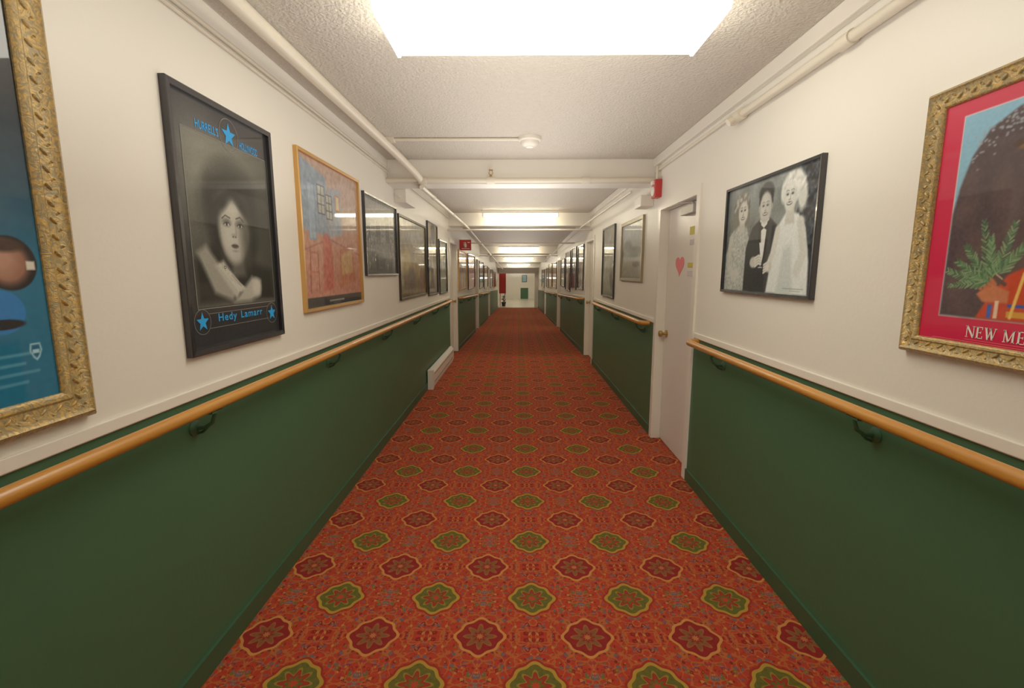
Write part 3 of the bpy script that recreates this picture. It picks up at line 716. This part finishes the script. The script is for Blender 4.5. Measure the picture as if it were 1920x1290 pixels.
# --- right side: three people photo
def p_trio(c,W,H):
    c.grad((70,74,72),(124,132,130),.0,.5); c.noise(.08,.05)
    c.poly([(.70,.20),(.72,.57),(.87,.57),(.87,.0),(.82,.0)],(30,38,48),soft=.02)
    c.noise(.20,.014,box=(.70,.2,.87,.58))
    # pale patterned dress
    c.poly([(.014,.014),(.02,.22),(.07,.33),(.15,.37),(.25,.36),(.30,.24),(.30,.014)],(172,178,172),soft=.012)
    c.noise(.10,.010,box=(.014,.014,.30,.36))
    c.line([(.07,.30),(.05,.16),(.14,.08)],.045,(186,190,182),soft=.015)
    c.ell(.18,.455,.088,.088,(120,118,108),soft=.02); c.ell(.115,.40,.04,.05,(112,110,100),soft=.02); c.ell(.245,.395,.035,.045,(104,102,92),soft=.02)
    for k in range(26):
        a=random.uniform(0,math.pi); r_=random.uniform(.05,.085); c.ell(.18+r_*math.cos(a),.45+r_*math.sin(a),.014,.010,random.choice([(160,158,146),(84,82,76),(184,182,170)]),rot=random.uniform(0,90),soft=.008,a=.7)
    c.poly([(.16,.33),(.225,.33),(.22,.40),(.165,.40)],(186,186,176),soft=.012)
    c.ell(.198,.432,.053,.060,(206,206,196),soft=.015)
    # man in dark suit
    c.poly([(.25,.014),(.255,.24),(.31,.34),(.38,.375),(.49,.375),(.57,.32),(.60,.18),(.59,.014)],(34,38,42),soft=.012)
    c.poly([(.385,.375),(.475,.375),(.45,.22),(.43,.16),(.41,.22)],(220,222,216),soft=.008)
    c.poly([(.385,.25),(.375,.37),(.40,.36),(.42,.18)],(22,24,27),soft=.006); c.poly([(.475,.25),(.485,.37),(.46,.36),(.44,.18)],(22,24,27),soft=.006)
    c.poly([(.395,.352),(.43,.332),(.465,.352),(.465,.318),(.43,.332),(.395,.318)],(12,12,14),soft=.004)
    c.ell(.432,.50,.070,.050,(24,24,26),soft=.015); c.ell(.382,.455,.016,.045,(26,26,28),soft=.012); c.ell(.482,.455,.016,.045,(26,26,28),soft=.012)
    c.ell(.432,.430,.058,.075,(180,180,172),soft=.014); c.ell(.420,.44,.035,.055,(206,206,198),soft=.03,a=.7)
    c.ell(.372,.43,.009,.016,(160,160,152),soft=.005); c.ell(.492,.43,.009,.016,(150,150,142),soft=.005)
    # pale hair, white gown
    c.poly([(.49,.014),(.52,.18),(.55,.32),(.62,.385),(.72,.37),(.78,.30),(.82,.16),(.83,.014)],(222,228,224),soft=.014)
    c.poly([(.58,.014),(.62,.22),(.68,.24),(.72,.014)],(196,204,202),soft=.03); c.line([(.74,.33),(.78,.20),(.74,.12)],.055,(206,208,200),soft=.015); c.line([(.56,.31),(.53,.20),(.50,.15)],.045,(210,212,204),soft=.012)
    c.poly([(.615,.33),(.69,.33),(.68,.42),(.62,.42)],(190,192,184),soft=.014)
    c.ell(.665,.495,.088,.070,(226,228,222),soft=.02); c.ell(.74,.44,.035,.06,(206,208,200),soft=.02); c.ell(.59,.475,.025,.045,(216,218,212),soft=.015)
    for k in range(22):
        a=random.uniform(-.3,math.pi); r_=random.uniform(.05,.08); c.ell(.67+r_*math.cos(a),.49+r_*.8*math.sin(a),.016,.007,random.choice([(246,248,244),(176,178,172),(200,202,196)]),rot=random.uniform(0,90),soft=.008,a=.7)
    c.ell(.645,.450,.052,.064,(206,208,200),soft=.016); c.ell(.635,.46,.03,.045,(224,226,220),soft=.03,a=.7)
    for fx,fy,g in((.196,.434,1),(.430,.430,1.05),(.640,.453,1)):
        for s_ in(-1,1):
            ex=fx+s_*.020
            c.ell(ex,fy+.012,.013,.008,(140,140,132),soft=.01,a=.8); c.ell(ex,fy+.010,.0085,.0042,(60,60,60),soft=.004); c.line([(ex-.012,fy+.025),(ex,fy+.029),(ex+.012,fy+.025)],.003,(90,90,86),soft=.004)
        c.line([(fx+.004,fy+.008),(fx+.006,fy-.010)],.004,(150,150,142),soft=.008); c.ell(fx,fy-.014,.009,.004,(150,148,140),soft=.006)
        c.ell(fx,fy-.031,.021,.0085,(84,76,74),soft=.006); c.line([(fx-.015,fy-.029),(fx,fy-.032),(fx+.015,fy-.029)],.005,(232,232,228),soft=.003)
    # hands holding a glass in the middle
    c.ell(.345,.165,.036,.028,(188,188,180),soft=.012)
    for k in range(4): c.line([(.355+.004*k,.185-.014*k),(.40,.198-.013*k),(.425,.19-.012*k)],.012,(210,210,202),soft=.005)
    c.poly([(.395,.262),(.445,.262),(.425,.19),(.415,.19)],(226,230,228),soft=.005); c.line([(.42,.19),(.42,.14)],.003,(220,220,214)); c.line([(.402,.138),(.438,.138)],.004,(220,220,214))
    c.ell(.50,.14,.03,.026,(196,196,188),soft=.012)
    for k in range(4): c.line([(.455,.15-.013*k),(.50,.165-.012*k)],.011,(214,214,206),soft=.005)
    c.ell(.15,.10,.05,.028,(190,192,184),soft=.015)
    c.noise(.035,.006)
    c.line([(.64,.04),(.80,.04)],.004,(120,120,116),a=.6); c.line([(.70,.03),(.78,.03)],.003,(120,120,116),a=.6)
picture(1,XR,1.99,2.865,1.385,1.969,.014,M_BLACK,p_trio,'black framed monochrome photograph of three people in evening dress',.0028)
# --- landscape poster with crimson mat
def p_mat(c,W,H):
    c.fill((206,26,66))
    c.rect(.110,.118,.510,.665,(222,196,190)); a,b_,c2,d=.113,.121,.507,.662
    c.rect(a,b_,c2,d,(130,184,212))
    c.poly([(a,b_),(a,.40),(.125,.47),(.15,.55),(.19,.61),(.26,.645),(.36,.65),(.44,.62),(c2,.56),(c2,b_)],(74,58,62),soft=.008)
    for k in range(160):
        t=random.random(); u=.15+.34*t; v=.60+.045*math.sin(math.pi*t)-abs(random.gauss(0,.03)); c.ell(u,v,.004,.003,(150,156,166),a=.7)
    for k in range(90):
        c.ell(random.uniform(a+.02,c2-.01),random.uniform(.15,.5),.02,.03,random.choice([(92,72,70),(70,56,62),(100,80,72)]),soft=.03,a=.5)
    # winged ornament
    c.ell(.30,.555,.045,.012,(70,48,36)); c.ell(.30,.575,.02,.012,(150,110,60)); c.ell(.30,.545,.03,.008,(120,84,50))
    # garment and arm
    c.poly([(.22,b_),(.245,.17),(.29,.235),(.36,.27),(.45,.26),(c2,.22),(c2,b_)],(196,64,34),soft=.006)
    c.poly([(.215,.185),(.25,.215),(.30,.195),(.30,.165),(.235,.165)],(196,112,72),soft=.006)
    for k in range(4): c.line([(.225+.012*k,.200+.004*k),(.205+.012*k,.222+.004*k)],.010,(186,104,66),soft=.003)
    for k in range(3): c.line([(.225+.012*k,.262-.012*k),(.262+.012*k,.236-.012*k)],.010,[(110,76,60),(200,180,150),(84,60,52)][k])
    c.rect(.25,.125,.262,.16,(60,90,170)); c.rect(.268,.125,.278,.17,(230,200,170)); c.rect(.30,.13,.40,.145,(210,150,50)); c.rect(.30,.155,.44,.163,(50,80,160)); c.line([(.33,.24),(.31,.13)],.008,(236,190,90)); c.line([(.40,.26),(.39,.13)],.008,(236,190,90))
    # juniper sprigs
    def sprig(x0,y0,x1,y1,n_=16,l=.026):
        c.line([(x0,y0),(x1,y1)],.003,(60,70,44))
        ang=math.atan2(y1-y0,x1-x0)
        for k in range(n_):
            t=k/(n_-1); ux,uy=x0+(x1-x0)*t,y0+(y1-y0)*t
            for s_ in(-1,1):
                aa=ang+s_*.7+random.uniform(-.2,.2); ll=l*(1-.6*t)
                c.line([(ux,uy),(ux+ll*math.cos(aa),uy+ll*math.sin(aa))],.0035,random.choice([(96,136,92),(70,110,74),(124,158,112)]))
    sprig(.235,.21,.125,.245); sprig(.24,.22,.17,.31); sprig(.235,.215,.135,.205,12,.02); sprig(.245,.22,.21,.37); sprig(.25,.23,.235,.33); sprig(.26,.24,.29,.36); sprig(.27,.24,.33,.32); sprig(.24,.215,.15,.27)
    c.noise(.02,.006,box=(a,b_,c2,d))
def serif(word,u,v,h):
    G={'N':(.78,[(.08,0,.08,1,.07),(.08,1,.70,0,.17),(.70,0,.70,1,.07),(-.04,.97,.2,.97,.06),(-.04,.03,.2,.03,.06),(.58,.97,.82,.97,.06)]),
    'E':(.62,[(.14,0,.14,1,.15),(0,.97,.56,.97,.06),(0,.03,.58,.03,.06),(.14,.52,.44,.52,.06),(.56,1,.56,.78,.05),(.58,0,.58,.24,.05),(.44,.62,.44,.42,.05)]),
    'W':(1.05,[(.12,1,.34,0,.16),(.34,0,.54,.92,.06),(.50,1,.72,0,.16),(.72,0,.94,1,.06),(0,.97,.26,.97,.06),(.40,.97,.62,.97,.06),(.84,.97,1.04,.97,.06)]),
    'M':(.98,[(.12,0,.12,1,.07),(.12,1,.46,.05,.15),(.46,.05,.80,1,.06),(.80,0,.80,1,.15),(0,.97,.16,.97,.06),(0,.03,.24,.03,.06),(.68,.03,.94,.03,.06),(.80,.97,.94,.97,.06)]),
    'X':(.82,[(.12,1,.66,0,.16),(.66,1,.12,0,.06),(0,.97,.26,.97,.06),(.54,.97,.78,.97,.06),(0,.03,.24,.03,.06),(.52,.03,.80,.03,.06)]),
    'I':(.36,[(.15,0,.15,1,.15),(0,.97,.3,.97,.06),(0,.03,.3,.03,.06)])}
    vs=[];fs=[]
    def addv(sg):
        a,b_=strokes([(u+x0*h*1.0,v+y0*h,u+x1*h*1.0,v+y1*h,w*h) for x0,y0,x1,y1,w in sg]); n0=len(vs); vs.extend(a); fs.extend([tuple(n0+i for i in f_) for f_ in b_])
    for ch in word:
        if ch==' ': u+=.4*h; continue
        if ch in'CO':
            rng=range(0,20) if ch=='O' else range(2,18)
            sg=[(.42+.36*math.cos(2*math.pi*k/20),.5+.48*math.sin(2*math.pi*k/20),.42+.36*math.cos(2*math.pi*(k+1)/20),.5+.48*math.sin(2*math.pi*(k+1)/20),.06+.11*abs(math.cos(2*math.pi*(k+.5)/20))) for k in rng]
            if ch=='C': sg.append((.72,.70,.72,.98,.05))
            addv(sg); u+=.92*h; continue
        w,sg=G[ch]; addv(sg); u+=(w+.12)*h
    return vs,fs
NM=serif('NEW MEXICO',.203,.068,.031)
RL=[strokes([(.10,.056,.52,.056,.0012)]),strokes([(.20,.062,.42,.062,.001)])]
picture(1,XR,.88,1.503,1.257,2.012,.052,M_ORN,p_mat,'colourful poster with crimson mat in ornate carved gilt frame',.0022,fd=.032,ornate_=True,letter=[([NM],M_WHITE,'lettering')]+[([g],M_PINK,'line_work') for g in RL])
def p_lake(c,W,H):
    c.grad((120,118,100),(176,182,176),.1,.5); c.ell(.5,.30,.5,.06,(90,96,84),soft=.03); c.ell(.3,.36,.2,.08,(110,116,112),soft=.04); c.rect(0,.05,W,.25,(140,138,118),soft=.03); c.ell(.7,.18,.15,.03,(90,84,66),soft=.02); c.noise(.05,.03)
picture(1,XR,4.72,5.70,1.40,2.05,.035,M_SILV,p_lake,'silver gilt framed pale landscape painting',.008)
picture(1,XR,6.08,6.92,1.16,2.10,.02,M_BLACK,p_gen(BLU),'tall black framed muted poster on cream wall',.012)
far=[(-1,9.4,10.9,1.2,2.0,M_GOLD,WM),(-1,11.2,12.9,1.2,2.05,M_BLACK,PK),(-1,14.5,16.2,1.2,2.05,M_BRONZE,OL),(-1,16.6,18.6,1.2,2.0,M_BLACK,WM),(-1,20.3,22.4,1.2,2.0,M_BLACK,OL),(-1,23.2,25.6,1.2,2.0,M_GOLD,BW),
(1,8.9,9.75,1.2,2.05,M_BLACK,OL),(1,9.98,10.85,1.2,2.1,M_BLACK,BW),(1,11.1,12.2,1.15,2.1,M_BLACK,OL),(1,12.45,13.5,1.25,2.0,M_BRONZE,BLU),(1,15.0,16.8,1.2,2.05,M_BLACK,WM),(1,17.1,18.9,1.2,2.1,M_GOLD,OL),(1,19.1,20.2,1.2,2.0,M_BLACK,BW),(1,21.8,24,1.2,2.05,M_BLACK,OL)]
NMs={id(OL):'olive brown',id(WM):'warm amber',id(PK):'pink and red',id(BW):'monochrome',id(BLU):'muted grey green'}
FN={id(M_GOLD):'gold',id(M_BLACK):'black',id(M_BRONZE):'bronze'}
for s_,a,b_,z0,z1,fm,pal in far:
    picture(s_,XL if s_<0 else XR,a,b_,z0,z1,.025,fm,p_gen(pal),'%s framed %s poster farther along the corridor'%(FN[id(fm)],NMs[id(pal)]),.03)

# ------------------------------------------------------------ end room contents
b=B(); b.box(-1.15,-.72,30.0,30.05,zf+.75,zf+2.0); b.box(-1.16,-.71,29.99,30.06,zf+1.98,zf+2.02); b.box(-1.1,-1.06,30.0,30.05,zf,zf+.8); b.box(-.81,-.77,30.0,30.05,zf,zf+.8)
b.build('display_board',[M_REDW],bevel=.004,label='red cloth display board standing in the end room',cat='display board')
e=empty('potted_plant',(-.85,29.4,zf),label='dark leafy potted plant beside the end doorway',cat='plant')
b=B(); b.lathe((-.85,29.4,zf),(0,0,1),[(.10,0),(.15,.22),(.16,.25),(.14,.25),(.13,.22)]); b.build('pot',[M_DARK],parent=e,smooth=True)
b=B()
for k in range(34):
    a=random.uniform(0,6.28); L=random.uniform(.15,.30); z=zf+.24+random.uniform(.0,.35); p=Vector((-.85,29.4,z)); d=Vector((math.cos(a),math.sin(a),random.uniform(.2,1.2))).normalized(); s2=d.cross(Vector((0,0,1))).normalized()*.035
    b.add([p,p+d*L*.5+s2,p+d*L,p+d*L*.5-s2],[(0,1,2,3)])
b.tube([(-.85,29.4,zf+.2),(-.85,29.4,zf+.6)],.012,8)
b.build('foliage',[M_LEAF],parent=e)
b=B(); b.box(.35,.75,37.56,37.6,zf+1.3,zf+1.85,0); b.box(.39,.71,37.552,37.56,zf+1.34,zf+1.81,1); b.build('framed_picture',[M_BRONZE,M_TEALP],label='small blue picture on the end room wall',cat='framed picture',group='framed pictures along the corridor')

# ------------------------------------------------------------ added fill: unseen area lights without fixtures, bounced off the ceiling
def up(y,L,z,P):
    l=bpy.data.lights.new('fill_uplight','AREA'); l.shape='RECTANGLE'; l.size=.9; l.size_y=L; l.energy=P; l.color=(1,.95,.87)
    o=bpy.data.objects.new('fill_uplight',l); o.location=(.03,y,z); o.rotation_euler=(math.pi,0,0); link(o)
up(1.5,12.5,1.72,68); up(18,19,1.55,52); up(33,8,1.1,65)

# ------------------------------------------------------------ camera, world
w=bpy.data.worlds.new('w'); sc.world=w; w.use_nodes=True; w.node_tree.nodes['Background'].inputs[0].default_value=(1,.93,.8,1); w.node_tree.nodes['Background'].inputs[1].default_value=.2
cd=bpy.data.cameras.new('camera'); cd.lens=16.67; cd.sensor_width=36; cd.clip_start=.05
co=bpy.data.objects.new('camera',cd); co.location=(0,0,1.5); co.rotation_euler=(math.radians(90-8.63),0,math.radians(.645)); link(co); sc.camera=co
